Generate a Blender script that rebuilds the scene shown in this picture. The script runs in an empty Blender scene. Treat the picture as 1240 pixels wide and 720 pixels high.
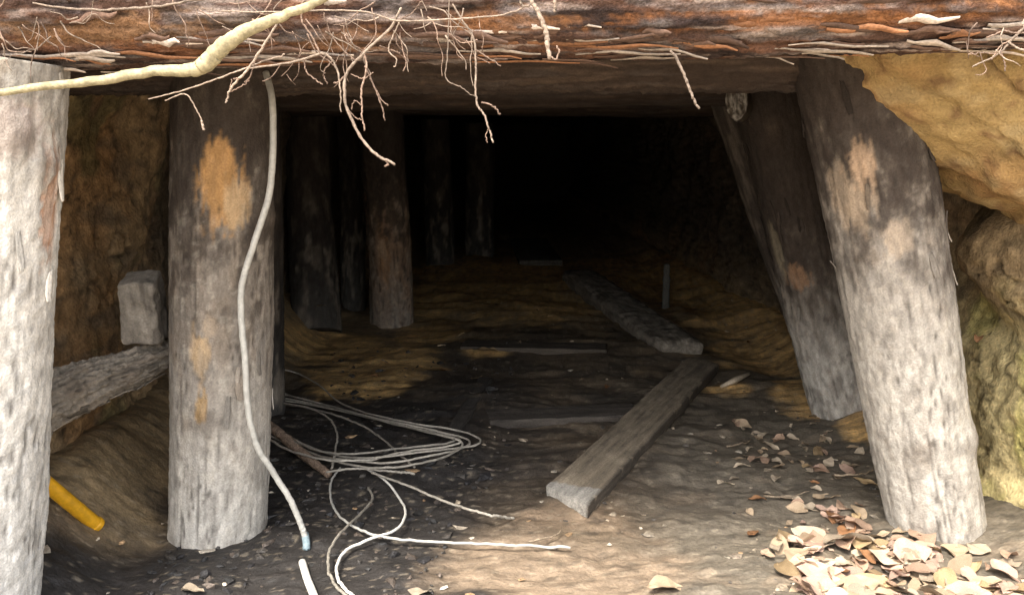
import bpy, math, random
import numpy as np
from mathutils import Vector, Matrix

# ------------------------------------------------------------------ camera, sky, sun, exposure
sc = bpy.context.scene
CAMZ, PITCH, FPX = 0.94, math.radians(10.3), 1074.0
cam_d = bpy.data.cameras.new('camera'); cam = bpy.data.objects.new('camera', cam_d)
sc.collection.objects.link(cam); sc.camera = cam
cam.location = (0, 0, CAMZ); cam.rotation_euler = (math.pi/2 - PITCH, 0, 0)
cam_d.sensor_width = 36.0; cam_d.lens = 36.0*FPX/1240.0
cam_d.clip_start = 0.02; cam_d.clip_end = 500

SUN_TO = Vector((-0.30, -0.46, 0.88)).normalized()
SUN_EL = math.asin(SUN_TO.z); SUN_AZ = math.atan2(SUN_TO.x, SUN_TO.y)
w = bpy.data.worlds.new('World'); sc.world = w; w.use_nodes = True
nt = w.node_tree; bg = nt.nodes['Background']
sky = nt.nodes.new('ShaderNodeTexSky'); sky.sky_type = 'NISHITA'; sky.sun_disc = False
sky.sun_elevation = SUN_EL; sky.sun_rotation = SUN_AZ; sky.dust_density = 4.0; sky.air_density = 1.0
hsv = nt.nodes.new('ShaderNodeHueSaturation'); hsv.inputs['Saturation'].default_value = .35   # hazy white sky
nt.links.new(sky.outputs[0], hsv.inputs['Color']); nt.links.new(hsv.outputs[0], bg.inputs[0]); bg.inputs[1].default_value = 0.15
sd = bpy.data.lights.new('sun', 'SUN'); sd.energy = 1.25; sd.angle = math.radians(14.0); sd.color = (1.0, 0.93, 0.82)
so = bpy.data.objects.new('sun', sd); sc.collection.objects.link(so)
so.rotation_euler = SUN_TO.to_track_quat('Z', 'Y').to_euler()
sc.view_settings.view_transform = 'Standard'; sc.view_settings.look = 'None'
sc.view_settings.gamma = 1.0; sc.view_settings.use_curve_mapping = False
sc.view_settings.exposure = 2.2
sc.render.engine = 'CYCLES'
sc.cycles.max_bounces = 10; sc.cycles.diffuse_bounces = 6
sc.cycles.use_denoising = True

rng = np.random.default_rng(7); random.seed(7)
COL = sc.collection

# ------------------------------------------------------------------ pixel helpers (photo is 1240 x 720)
_cp, _sp = math.cos(PITCH), math.sin(PITCH)
def ray(u, v):
    a = (u-620)/FPX; b = (360-v)/FPX
    return Vector((a, _cp + b*_sp, -_sp + b*_cp))
def at(u, v, Y):
    d = ray(u, v); t = Y/d.y
    return Vector((t*d.x, Y, CAMZ + t*d.z))
def gnd(u, v, lift=0.0):
    d = ray(u, v); z = 0.0
    for _ in range(3):
        t = (z+lift-CAMZ)/d.z; z = float(floor_z(np.array([t*d.x]), np.array([t*d.y]))[0])
    t = (z+lift-CAMZ)/d.z
    return Vector((t*d.x, t*d.y, z+lift))
def project(P):
    q = P - np.array([0, 0, CAMZ])
    f = q[:, 1]*_cp - q[:, 2]*_sp; up = q[:, 1]*_sp + q[:, 2]*_cp
    return 620 + FPX*q[:, 0]/f, 360 - FPX*up/f

# ------------------------------------------------------------------ noise
_pr = np.random.default_rng(11); _perm = np.concatenate([_pr.permutation(256)]*3)
_g = _pr.normal(size=(256, 3)); _g /= np.linalg.norm(_g, axis=1)[:, None]
def pn(P, seed=0):
    P = np.asarray(P, float) + seed*17.31
    i = np.floor(P).astype(int); f = P - i; i &= 255
    w_ = f*f*f*(f*(f*6-15)+10); out = np.zeros(len(P))
    for dx in (0, 1):
        wx = w_[:, 0] if dx else 1-w_[:, 0]
        for dy in (0, 1):
            wy = w_[:, 1] if dy else 1-w_[:, 1]
            for dz in (0, 1):
                wz = w_[:, 2] if dz else 1-w_[:, 2]
                h = _perm[_perm[_perm[(i[:, 0]+dx) & 255]+((i[:, 1]+dy) & 255)]+((i[:, 2]+dz) & 255)]
                g = _g[h]
                out += wx*wy*wz*(g[:, 0]*(f[:, 0]-dx)+g[:, 1]*(f[:, 1]-dy)+g[:, 2]*(f[:, 2]-dz))
    return out*1.5
def fbm(P, o=4, seed=0, gain=.5):
    P = np.asarray(P, float); s = 0; a = 1.0
    for k in range(o):
        s = s + a*pn(P*(2.03**k), seed+k*3); a *= gain
    return s
def ss(a, b, x):
    t = np.clip((x-a)/(b-a), 0, 1); return t*t*(3-2*t)
def mixc(c, d, m):
    return c*(1-m[:, None]) + np.asarray(d)[None, :]*m[:, None]
def xyz(*a): return np.stack(np.broadcast_arrays(*a), -1).reshape(-1, 3).astype(float)

# ------------------------------------------------------------------ object helpers
def tag(o, label=None, cat=None, group=None, kind=None):
    if label: o['label'] = label
    if cat: o['category'] = cat
    if group: o['group'] = group
    if kind: o['kind'] = kind
    return o
def link(name, me, mat=None, parent=None):
    o = bpy.data.objects.new(name, me); COL.objects.link(o)
    if mat is not None: me.materials.append(mat)
    if parent is not None: o.parent = parent
    return o
def empty(name, loc=(0, 0, 0)):
    o = bpy.data.objects.new(name, None); COL.objects.link(o); o.location = loc; o.empty_display_size = .1
    return o
def raw_mesh(name, V, F, col=None, smooth=True):
    """V (n,3); F (m,k) array of equal-size faces"""
    me = bpy.data.meshes.new(name); V = np.asarray(V, np.float32); F = np.asarray(F, np.int32)
    m, k = F.shape
    me.vertices.add(len(V)); me.vertices.foreach_set('co', V.ravel())
    me.loops.add(m*k); me.loops.foreach_set('vertex_index', F.ravel())
    me.polygons.add(m); me.polygons.foreach_set('loop_start', np.arange(0, m*k, k, dtype=np.int32))
    me.polygons.foreach_set('use_smooth', np.full(m, smooth))
    if col is not None:
        a = me.attributes.new('col', 'FLOAT_COLOR', 'POINT')
        a.data.foreach_set('color', np.concatenate([np.clip(col, 0.003, 1), np.ones((len(V), 1))], 1).astype(np.float32).ravel())
    me.update(calc_edges=True); me.validate()
    return me
def grid_faces(nr, nc, wrap=False, flip=False):
    r = np.arange(nr-1)[:, None]; cmax = nc if wrap else nc-1
    c = np.arange(cmax)[None, :]; c2 = (c+1) % nc
    F = np.stack(np.broadcast_arrays(r*nc+c, r*nc+c2, (r+1)*nc+c2, (r+1)*nc+c), -1).reshape(-1, 4)
    return F[:, ::-1] if flip else F

# ------------------------------------------------------------------ materials
def new_mat(name, rough=.9, spec=.25):
    m = bpy.data.materials.new(name); m.use_nodes = True
    n = m.node_tree.nodes; b = n['Principled BSDF']
    b.inputs['Roughness'].default_value = rough; b.inputs['Specular IOR Level'].default_value = spec
    return m, m.node_tree, b
def attr_mat(name, scale=(40, 40, 40), fine=160, contrast=.5, bump=.5, dist=.004, rough=.9, spec=.2, base=None):
    """colour from the 'col' attribute (or a plain base colour), broken up by stretched noise, with fine relief"""
    m, t, b = new_mat(name, rough, spec); L = t.links.new; N = t.nodes.new
    tc = N('ShaderNodeTexCoord'); mp = N('ShaderNodeMapping'); mp.inputs['Scale'].default_value = scale
    L(tc.outputs['Object'], mp.inputs['Vector'])
    n1 = N('ShaderNodeTexNoise'); n1.inputs['Scale'].default_value = 1; n1.inputs['Detail'].default_value = 5; n1.inputs['Roughness'].default_value = .65
    L(mp.outputs[0], n1.inputs['Vector'])
    n2 = N('ShaderNodeTexNoise'); n2.inputs['Scale'].default_value = fine; n2.inputs['Detail'].default_value = 3
    L(tc.outputs['Object'], n2.inputs['Vector'])
    mr = N('ShaderNodeMapRange'); mr.inputs['From Min'].default_value = .3; mr.inputs['From Max'].default_value = .7
    mr.inputs['To Min'].default_value = 1-contrast; mr.inputs['To Max'].default_value = 1+contrast; L(n1.outputs[0], mr.inputs[0])
    mr2 = N('ShaderNodeMapRange'); mr2.inputs['From Min'].default_value = .3; mr2.inputs['From Max'].default_value = .7
    mr2.inputs['To Min'].default_value = 1-contrast*.6; mr2.inputs['To Max'].default_value = 1+contrast*.6; L(n2.outputs[0], mr2.inputs[0])
    mu = N('ShaderNodeMath'); mu.operation = 'MULTIPLY'; L(mr.outputs[0], mu.inputs[0]); L(mr2.outputs[0], mu.inputs[1])
    vm = N('ShaderNodeVectorMath'); vm.operation = 'SCALE'; L(mu.outputs[0], vm.inputs['Scale'])
    if base is None:
        at_ = N('ShaderNodeAttribute'); at_.attribute_name = 'col'; L(at_.outputs['Color'], vm.inputs[0])
    else:
        oi = N('ShaderNodeObjectInfo'); hs = N('ShaderNodeHueSaturation'); hs.inputs['Color'].default_value = (*base, 1)
        m2 = N('ShaderNodeMapRange'); m2.inputs['To Min'].default_value = .6; m2.inputs['To Max'].default_value = 1.25
        L(oi.outputs['Random'], m2.inputs[0]); L(m2.outputs[0], hs.inputs['Value']); L(hs.outputs[0], vm.inputs[0])
    L(vm.outputs[0], b.inputs['Base Color'])
    ad = N('ShaderNodeMath'); ad.operation = 'ADD'; L(n1.outputs[0], ad.inputs[0]); L(n2.outputs[0], ad.inputs[1])
    bp = N('ShaderNodeBump'); bp.inputs['Strength'].default_value = bump; bp.inputs['Distance'].default_value = dist
    L(ad.outputs[0], bp.inputs['Height']); L(bp.outputs[0], b.inputs['Normal'])
    return m
M_WOOD = attr_mat('weathered_wood', (62, 62, 24), 230, .26, .5, .0035)
M_BARK = attr_mat('rough_bark', (55, 55, 12), 200, .5, .8, .006)
M_SOIL = attr_mat('damp_soil', (16, 48, 40), 130, .32, .6, .004, rough=.6, spec=.4)
M_ROCK = attr_mat('earth_rock', (18, 18, 30), 120, .35, .7, .006)
M_CLAY = attr_mat('ochre_sandstone', (14, 14, 34), 190, .26, .8, .006)
M_PLANK = attr_mat('old_plank', (60, 5, 60), 200, .4, .6, .003)
M_CABLE = attr_mat('pale_cable_sheath', (30, 30, 30), 150, .18, .15, .001, rough=.5, spec=.4, base=(.62, .59, .52))
M_WIRE = attr_mat('grey_wire_sheath', (25, 25, 25), 150, .3, .15, .001, rough=.55, spec=.4, base=(.33, .295, .24))
M_TAPE = attr_mat('blue_tape', (60, 60, 60), 150, .3, .2, .001, rough=.5, spec=.4, base=(.24, .31, .33))
M_YEL = attr_mat('yellow_plastic', (14, 14, 14), 90, .22, .2, .001, rough=.45, spec=.4, base=(.80, .40, .015))
M_ROOT = attr_mat('pale_root', (60, 60, 60), 240, .35, .5, .002, base=(.27, .205, .155))
M_ROOTD = attr_mat('brown_rootlet', (60, 60, 60), 240, .4, .5, .002, base=(.22, .15, .11))
M_BRANCH = attr_mat('barkless_branch', (60, 60, 60), 220, .35, .4, .002, base=(.38, .32, .19))
M_COAL = attr_mat('coal_crumbs', (30, 30, 30), 120, .5, .6, .004, rough=.6, spec=.4)
LEAFC = [(.37, .275, .18), (.33, .22, .15), (.44, .355, .255), (.26, .13, .06), (.34, .24, .13), (.41, .28, .21)]
M_LEAF = [attr_mat('dry_leaf_%s' % n, (30, 90, 30), 200, .28, .4, .002, rough=.75, base=c)
          for n, c in zip(['tan', 'pinkish', 'cream', 'rust', 'straw', 'rose'], LEAFC)]
M_STRIP = [attr_mat('bark_strip_%s' % n, (14, 90, 90), 200, .4, .5, .002, base=c)
           for n, c in zip(['pale', 'orange', 'brown'], [(.44, .36, .29), (.25, .115, .055), (.12, .072, .05)])]

# ------------------------------------------------------------------ ground
def wall_l(y): return np.interp(y, [1.6, 2.2, 3, 4.5, 7, 12], [-1.12, -1.10, -1.16, -1.15, -.95, -.7])
def wall_r(y): return np.interp(y, [1.6, 2.2, 3, 4.5, 7, 12], [1.36, 1.34, 1.36, 1.32, 1.15, .8])
def floor_z(x, y):
    x = np.asarray(x, float); y = np.asarray(y, float)
    inn = ss(-8, 1.0, y)
    z = .030*fbm(xyz(x*1.6, y*1.6, 0*x), 3, 1)
    z = z + .010*fbm(xyz(x*5, y*8, 0*x), 3, 5)
    led = fbm(xyz(x*2.2, y*9, 0*x+3), 3, 9); z = z + .009*np.clip(np.abs(led)*1.6-.2, 0, 1)*ss(2.0, 2.8, y)
    z = z + .16*ss(.28, .0, x-wall_l(y)) + .07*ss(.30, .0, wall_r(y)-x)*ss(1.0, 1.8, y)
    z = z + .03*ss(2.0, 1.4, y)*ss(.6, 1.1, x)
    return z*np.where(y < 1, inn, 1.0)
def build_ground():
    iy = np.linspace(1/1.25, 1/8.5, 470); ys = 1/iy
    ys = np.concatenate([-np.geomspace(60, .3, 24), np.linspace(0, 1.2, 24), ys, np.linspace(8.8, 13, 20), np.geomspace(14, 70, 12)])
    xs = np.concatenate([-np.geomspace(60, 1.75, 20), np.linspace(-1.7, 1.75, 500), np.geomspace(1.8, 60, 20)])
    X, Y = np.meshgrid(xs, ys); x = X.ravel(); y = Y.ravel()
    z = floor_z(x, y)
    P = xyz(x, y, 0*x)
    near = ((np.abs(x) < 1.8) & (y > .8) & (y < 9)).astype(float)
    n_f = fbm(P*34, 3, 21); n_h = fbm(P*np.array([45, 110, 1]), 2, 23)
    chunk = np.clip(fbm(P*17, 2, 27)-.12, 0, 1)
    z = z + near*((.0026*n_f + .0012*n_h) + .007*chunk)
    # soil colours: black coaly mud on the camera-left side, ochre sand patches, grey clay on the other side
    c = np.tile(np.array([.12, .088, .057]), (len(x), 1))
    big = fbm(P*2.1, 4, 31); mid = fbm(P*np.array([5, 9, 1]), 4, 35); sm = fbm(P*np.array([14, 30, 1]), 3, 39)
    grey = ss(.05, .55, x + .25*big - .1*(y-2.4))*ss(4.0, 2.7, y+.4*mid)
    c = mixc(c, (.30, .21, .115), ss(3.6, 5.0, y+.6*mid)*.85)  # sand made paler deep in, standing in for light that falls short
    c = mixc(c, (.30, .21, .11), ss(-.8, -.98, x+.08*mid)*ss(1.75, 2.0, y)*.9)
    c = mixc(c, (.125, .105, .078), grey*.95)
    coal = ss(.08, -.22, x + .16*big - .06*(y-2))*ss(4.0, 2.7, y+.5*mid)*(1-.9*ss(-.78, -.98, x+.08*mid)*ss(1.75, 2.0, y))
    c = mixc(c, (.021, .019, .018), coal*.95)
    blk = ss(-.15, .35, fbm(P*np.array([2.6, 4.0, 1]), 4, 43))*ss(2.0, 2.5, y)*ss(.70, .35, np.abs(x-.0)+.2*mid)*ss(5.2, 4.0, y)
    c = mixc(c, (.025, .022, .020), blk*.6)
    def spot(cx, cy, rx, ry, k=.5): return ss(1.15, .55, np.hypot((x-cx)/rx, (y-cy)/ry) + k*mid)
    och = np.zeros_like(x)
    for (u, v, rx, ry) in [(480, 440, .20, .45), (430, 455, .2, .3), (590, 425, .12, .12), (560, 345, .55, 1.2), (620, 330, .6, 1.2), (900, 385, .35, .9),
                           (940, 430, .30, .35), (860, 350, .5, 1.0), (780, 330, .5, 1.0), (400, 420, .3, .35), (520, 405, .2, .3), (450, 470, .14, .2), (660, 370, .3, .6), (975, 480, .14, .22), (1045, 520, .09, .12), (880, 470, .1, .12)]:
        d = ray(u, v); t = -CAMZ/d.z; och = np.maximum(och, spot(t*d.x, t*d.y, rx, ry))
    c = mixc(c, (.56, .35, .14), och*(.75+.25*ss(-.25, .35, sm)))
    mud = spot(.09, 1.82, .32, .20, .35); c = mixc(c, (.21, .155, .105), mud)
    mud2 = spot(.16, 2.10, .14, .10, .5); c = mixc(c, (.19, .135, .088), mud2*.8)
    tan = ss(.25, .6, fbm(P*np.array([7, 12, 1]), 4, 57))*ss(3.4, 2.2, y)*ss(-.3, .5, x); c = mixc(c, (.19, .145, .10), tan*.5)
    fleck = ss(.42, .55, fbm(P*np.array([38, 60, 1]), 2, 61)); c = mixc(c, (.34, .28, .20), fleck*.35*near)
    dk = ss(.30, .5, fbm(P*np.array([22, 46, 1]), 2, 67)); c = mixc(c, (.022, .02, .018), dk*.4*near)
    c = mixc(c, (.44, .36, .26), ss(1.25, .5, y))      # unseen ground outside the mouth, made pale to bounce light into the tunnel
    c *= (1+.30*sm)[:, None]
    z = z - .008*mud
    V = np.stack([x, y, z], 1)
    o = link('ground', raw_mesh('ground', V, grid_faces(len(ys), len(xs)), c), M_SOIL)
    tag(o, kind='structure')
build_ground()

# ------------------------------------------------------------------ tunnel walls, roof and hillside
def build_shell():
    NS = 520
    Ys = np.concatenate([np.linspace(1.75, 3.4, 170), np.linspace(3.42, 7.5, 110), np.linspace(7.6, 12.5, 24)])
    ph0 = np.linspace(math.pi, 0, 40001); cs, sn = np.cos(ph0), np.abs(np.sin(ph0))
    ex = np.sign(cs)*np.abs(cs)**.30; ez = sn**.30
    arc = np.concatenate([[0], np.cumsum(np.hypot(np.diff(ex)*1.24, np.diff(ez)*1.52))]); q_ = np.linspace(0, arc[-1], NS)   # even spacing round the section
    ex = np.interp(q_, arc, ex); ez = np.interp(q_, arc, ez)
    rows = []
    hz = np.interp(Ys, [1.75, 4, 8, 12.5], [1.27, 1.27, 1.25, 1.1])
    for j, Y in enumerate(Ys):
        xl, xr = float(wall_l(Y)), float(wall_r(Y)); c = (xl+xr)/2; hw = (xr-xl)/2
        rows.append(np.stack([c+hw*ex, np.full(NS, Y), -.25+(hz[j]+.25)*ez], 1))
    R = np.array(rows)                      # (ny, ns, 3)
    front = R[0]
    # the mouth: top edge leans forward over the front beam
    lean = ss(.85, 1.22, front[:, 2]) * ss(1.75, .95, np.abs(front[:, 0]-.1)+.0)
    R[:, :, 1] -= (.28*lean)[None, :]*ss(2.3, 1.75, R[:, :, 1])
    P = R.reshape(-1, 3)
    nx = np.tile(ex, len(Ys)); nz = np.tile(ez-.4, len(Ys)); nn = np.hypot(nx, nz); nx /= nn; nz /= nn
    inner = ss(1.75, 1.9, P[:, 1])
    d = .060*fbm(P*np.array([2.0, 2.0, 2.4]), 2, 71) + .010*fbm(P*np.array([7, 7, 9]), 3, 75) + .008*fbm(P*22, 3, 77) + .004*fbm(P*70, 3, 79)
    crack = ss(.05, .0, np.abs(fbm(P*np.array([3.5, 3.5, 5.5]), 3, 83)))
    d = d + .022*crack*ss(-.1, .3, fbm(P*1.7, 2, 85))
    side = ss(.35, .8, np.abs(nx)); d = d*(.4+.6*side)
    # mossy shoulder low on one side, by the front prop
    px, py, pz = P[:, 0], P[:, 1], P[:, 2]
    sh = ss(.62, .35, pz)*ss(3.0, 2.2, py)*(px > 0); d = d - .10*sh
    ov = ss(1.0, .3, np.hypot((py-2.1)/.5, (pz-.68)/.26))*(px > 0); d = d - .17*ov
    Q = P + np.stack([nx*d, 0*d, nz*d], 1)
    # colours
    n1 = fbm(P*2.5, 4, 91); n2 = fbm(P*np.array([6, 6, 14]), 4, 95); n3 = fbm(P*30, 2, 99)
    c = np.tile(np.array([.30, .205, .11]), (len(P), 1))
    c = mixc(c, (.36, .205, .09), ss(0, .5, n1)*.8)
    c = mixc(c, (.13, .10, .07), ss(.05, .45, n2)*.6)
    c = mixc(c, (.19, .165, .07), ss(.1, .5, fbm(P*4, 3, 103))*.6*(px < 0))
    moss = (px > 0)*ss(.66, .45, pz+.12*n2)*ss(2.9, 2.1, py)
    c = mixc(c, (.62, .50, .25), moss*.95)
    c = mixc(c, (.48, .43, .13), moss*ss(.1, .5, fbm(P*6, 4, 107))*.7)
    mid = (px > 0)*ss(.50, .62, pz)*ss(1.0, .9, pz)*ss(2.9, 2.1, py); c = mixc(c, (.30, .21, .11), mid*.8)
    c = mixc(c, (.065, .052, .040), ss(2.5, 3.1, py+.25*n1)*ss(-.05, .35, pz)*.85)  # tunnel darkness painted into the walls further in
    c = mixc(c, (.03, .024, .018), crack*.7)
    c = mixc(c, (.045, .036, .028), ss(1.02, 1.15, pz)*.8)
    c *= (1+.35*n3)[:, None]
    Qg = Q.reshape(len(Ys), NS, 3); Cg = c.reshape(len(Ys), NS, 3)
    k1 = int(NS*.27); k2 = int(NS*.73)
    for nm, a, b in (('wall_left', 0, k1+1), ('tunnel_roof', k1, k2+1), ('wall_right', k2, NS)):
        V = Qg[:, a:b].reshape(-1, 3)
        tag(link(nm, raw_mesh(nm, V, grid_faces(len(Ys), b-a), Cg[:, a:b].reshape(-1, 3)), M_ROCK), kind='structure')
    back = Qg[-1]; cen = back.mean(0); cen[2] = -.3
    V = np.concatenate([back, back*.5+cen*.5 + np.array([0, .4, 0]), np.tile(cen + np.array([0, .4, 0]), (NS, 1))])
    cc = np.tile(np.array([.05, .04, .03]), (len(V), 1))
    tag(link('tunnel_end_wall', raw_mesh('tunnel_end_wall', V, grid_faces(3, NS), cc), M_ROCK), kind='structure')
    # hillside sheet going outward from the mouth
    ds = np.concatenate([[0, .015, .03], np.geomspace(.06, 40, 54)])
    ux = ex*.9; uz = np.clip(ez, 0, 1)*.9; un = np.hypot(ux, uz)+1e-6; ux, uz = ux/un, uz/un
    uz[ez < .17] = 0
    H = []
    for d_ in ds:
        zz = Qg[0, :, 2] + uz*d_
        yy = Qg[0, :, 1] + .55*np.maximum(zz-1.2, 0)*(1+.02*np.maximum(zz, 0)) - .25*ss(.25, 1.6, d_)*(np.abs(ux) > .5)*ss(2.5, .5, zz)
        H.append(np.stack([Qg[0, :, 0]+ux*d_, yy, zz], 1))
    H = np.array(H).reshape(-1, 3)
    far = np.repeat(ss(0.0, .3, ds), NS)
    H[:, 1] += far*(.10*fbm(H*2.2, 4, 111) + .35*fbm(H*.35, 3, 113) - .02*fbm(H*18, 2, 117))
    H[:, 2] = np.where(np.repeat(ds, NS) > .2, H[:, 2], H[:, 2])
    c = np.tile(np.array([.13, .09, .05]), (len(H), 1)); nh = fbm(H*3, 4, 119)
    c = mixc(c, (.06, .075, .03), ss(-.1, .4, nh)); c = mixc(c, (.22, .15, .07), ss(.1, .5, -nh)*.7)
    tag(link('hillside', raw_mesh('hillside', H, grid_faces(len(ds), NS, flip=True), c), M_ROCK), kind='structure')
build_shell()

def build_overhang():
    """smooth ochre sandstone lip bulging out beside the front prop"""
    nu, nv = 300, 170
    th = np.linspace(0, 2*math.pi, nu, endpoint=False); ph = np.linspace(.02, math.pi-.02, nv)
    T, Pp = np.meshgrid(th, ph)
    f = lambda a, e: np.sign(a)*np.abs(a)**e
    sr = np.abs(np.sin(Pp))**.62
    P = np.stack([sr*f(np.cos(T), 1.3)*.76, -f(np.cos(Pp), .8)*.30, sr*f(np.sin(T), 1.3)*.5], -1).reshape(-1, 3)
    n = P/np.linalg.norm(P, axis=1)[:, None]
    P = P + np.array([1.36, 2.02, 1.22])
    d = .045*fbm(P*2.6, 3, 131) + .014*fbm(P*np.array([9, 9, 14]), 4, 133) + .004*fbm(P*44, 3, 135) + .02*(np.abs(fbm(P*np.array([5, 5, 6]), 3, 147))-.2)
    tt = (P[:, 0]*.65 + P[:, 2])*1.0
    strata = fbm(np.stack([tt*16, P[:, 1]*1.5, tt*0], 1), 3, 137)
    wob = .05*fbm(P*4, 2, 143); d = d + .012*strata - .018*ss(.014, .0, np.abs(tt-1.80+wob)) - .014*ss(.010, .0, np.abs(tt-1.66+wob*1.3))
    Q = P + n*d[:, None]
    c = np.tile(np.array([.30, .185, .075]), (len(P), 1))
    c = mixc(c, (.22, .105, .04), ss(-.05, .4, strata)*.75)
    c = mixc(c, (.34, .235, .095), ss(-.1, .4, fbm(P*3.5, 4, 139))*.7)
    c = mixc(c, (.38, .28, .14), ss(.1, .5, fbm(P*np.array([12, 12, 20]), 4, 145))*.5)
    c = mixc(c, (.16, .085, .04), ss(.35, .6, fbm(P*np.array([20, 20, 34]), 3, 141))*.7)
    c = mixc(c, (.12, .07, .035), ss(.014, .0, np.abs(tt-1.80+wob))*.8 + ss(.010, .0, np.abs(tt-1.66+wob*1.3))*.7)
    tag(link('sandstone_overhang', raw_mesh('sandstone_overhang', Q, grid_faces(nv, nu, wrap=True), c), M_CLAY), kind='structure')
build_overhang()

# ------------------------------------------------------------------ logs
LOGINFO = {}
def log(name, p0, p1, r0, r1, seed, colfn, mat=M_WOOD, nseg=96, nlen=200, relief=.004, bend=.012, flare=0.0, oval=1.0, parent=None, knots=0, rag=0.0, sawn=False):
    p0, p1 = Vector(p0), Vector(p1); ax = p1-p0; L = ax.length; zt = ax.normalized()
    yt = Vector((0, 1, 0)); yt = (yt - zt*yt.dot(zt))
    if yt.length < .05: yt = Vector((0, 0, 1)) - zt*zt.z
    yt.normalize(); xt = yt.cross(zt)
    Mx = Matrix(((xt.x, yt.x, zt.x, p0.x), (xt.y, yt.y, zt.y, p0.y), (xt.z, yt.z, zt.z, p0.z), (0, 0, 0, 1)))
    th = np.linspace(0, 2*math.pi, nseg, endpoint=False)
    er = np.concatenate([[.004], np.linspace(.1, .96, 13)]) if sawn else np.array([.002, .4, .75, .95])
    zr = np.concatenate([0*er, np.linspace(0, L, nlen), 0*er+L])
    rs = np.concatenate([er, np.ones(nlen), er[::-1]])
    T, Z = np.meshgrid(th, zr); RS = np.repeat(rs, nseg); T = T.ravel(); Z = Z.ravel()
    s = Z/L; r = r0 + (r1-r0)*s + flare*np.exp(-s*L/.10)
    C = np.stack([np.cos(T)*.12*RS, np.sin(T)*.12*RS, Z], 1)
    r = r*(1+.05*fbm(C*np.array([7, 7, 1.6]), 2, seed))
    rid = fbm(C*np.array([75, 75, 7]), 3, seed+2); fine = fbm(C*np.array([120, 120, 60]), 2, seed+4); lump = fbm(C*np.array([22, 22, 11]), 3, seed+6)
    fis = ss(.085, .0, np.abs(fbm(C*np.array([60, 60, 3.2]), 2, seed+12)))*ss(-.1, .3, fbm(C*np.array([9, 9, 3]), 2, seed+14))
    dsp = relief*(.6*rid + .55*fine + .45*lump - .9*fis)
    kn = np.zeros_like(T)
    kr = np.random.default_rng(seed+500)
    for _ in range(knots):
        ka, kz = kr.uniform(-math.pi, 0), kr.uniform(.1, .9)*L
        da = (T-ka+math.pi) % (2*math.pi)-math.pi
        kn = np.maximum(kn, np.exp(-((da*r0/.028)**2+((Z-kz)/.035)**2)))
    dsp = dsp + .012*kn
    r = (r+dsp*(RS > .97))*RS
    bx = bend*np.sin(s*math.pi+seed)*np.sin(s*2.1+seed*1.3); by = bend*np.sin(s*math.pi*1.1+seed*2.1)
    ze = Z + rag*fbm(C*np.array([30, 30, 0]), 3, seed+8)*((s < .001) | (s > .999))
    V = np.stack([r*np.cos(T)+bx, r*np.sin(T)*oval+by, ze], 1)
    M3 = np.array(Mx.to_3x3()); W = V@M3.T + np.array(p0)
    u, v = project(W)
    info = dict(T=T, Z=Z, s=s, L=L, C=C, W=W, rid=rid, fine=fine, lump=lump, fis=fis, kn=kn, u=u, v=v, end=(RS < .97), seed=seed, r=r)
    c = colfn(info)
    F = grid_faces(len(zr), nseg, wrap=True)
    sets = [(name, np.ones(len(F), bool))]
    if 'scar' in info:
        V[:, :2] -= (V[:, :2]-np.stack([bx, by], 1))*(info['scar']*.022)[:, None]
        k = (info['scar'][F] > .5).all(1); left = set(np.where(k)[0].tolist()); body = ~k
        while left:                                  # every scar is a piece of its own
            st_ = [left.pop()]; comp = list(st_)
            while st_:
                f0 = st_.pop(); r0_, c0_ = divmod(f0, nseg)
                for f1 in (r0_*nseg+(c0_+1) % nseg, r0_*nseg+(c0_-1) % nseg, f0+nseg, f0-nseg):
                    if f1 in left: left.discard(f1); st_.append(f1); comp.append(f1)
            m_ = np.zeros(len(F), bool); m_[comp] = True
            if len(comp) > 25: sets.append(('peeled_scar', m_))
            else: body |= m_
        sets[0] = (name, body)
    if sawn:
        k = info['end'][F].any(1); half = np.arange(len(F)) < len(F)//2
        if sawn == 'both': sets.append(('sawn_end', k & ~half))
        sets.append(('sawn_end', k & half)); sets[0] = (name, sets[0][1] & ~k) if sawn == 'both' else (name, sets[0][1] & ~(k & half))
    out = []
    for nm, k in sets:
        if not k.any(): continue
        ids, inv = np.unique(F[k], return_inverse=True)
        o = link(nm, raw_mesh(nm, V[ids], inv.reshape(-1, 4), c[ids]), mat, parent); o.matrix_world = Mx; out.append(o)
    info['Mx'] = Mx; info['c'] = c; LOGINFO[name, seed] = info
    return out
def patch(i, u, v, rw, rl, soft=.22, wob=.5):
    """mask of a patch centred on the surface point that shows at photo pixel (u, v): rw across, rl along the grain (metres)"""
    front = np.sin(i['T']) < 0.1
    q = np.hypot(i['u']-u, i['v']-v)+1e6*(~front); k = int(np.argmin(q))
    da = (i['T']-i['T'][k]+math.pi) % (2*math.pi)-math.pi
    rr = max(.02, abs(i['r'][k]))
    d = np.hypot(da*rr/rw, (i['Z']-i['Z'][k])/rl) + wob*(1.1*i['rid']+.5*i['lump']+.5*i['fine'])
    return ss(1+soft, 1-soft, d)
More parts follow.
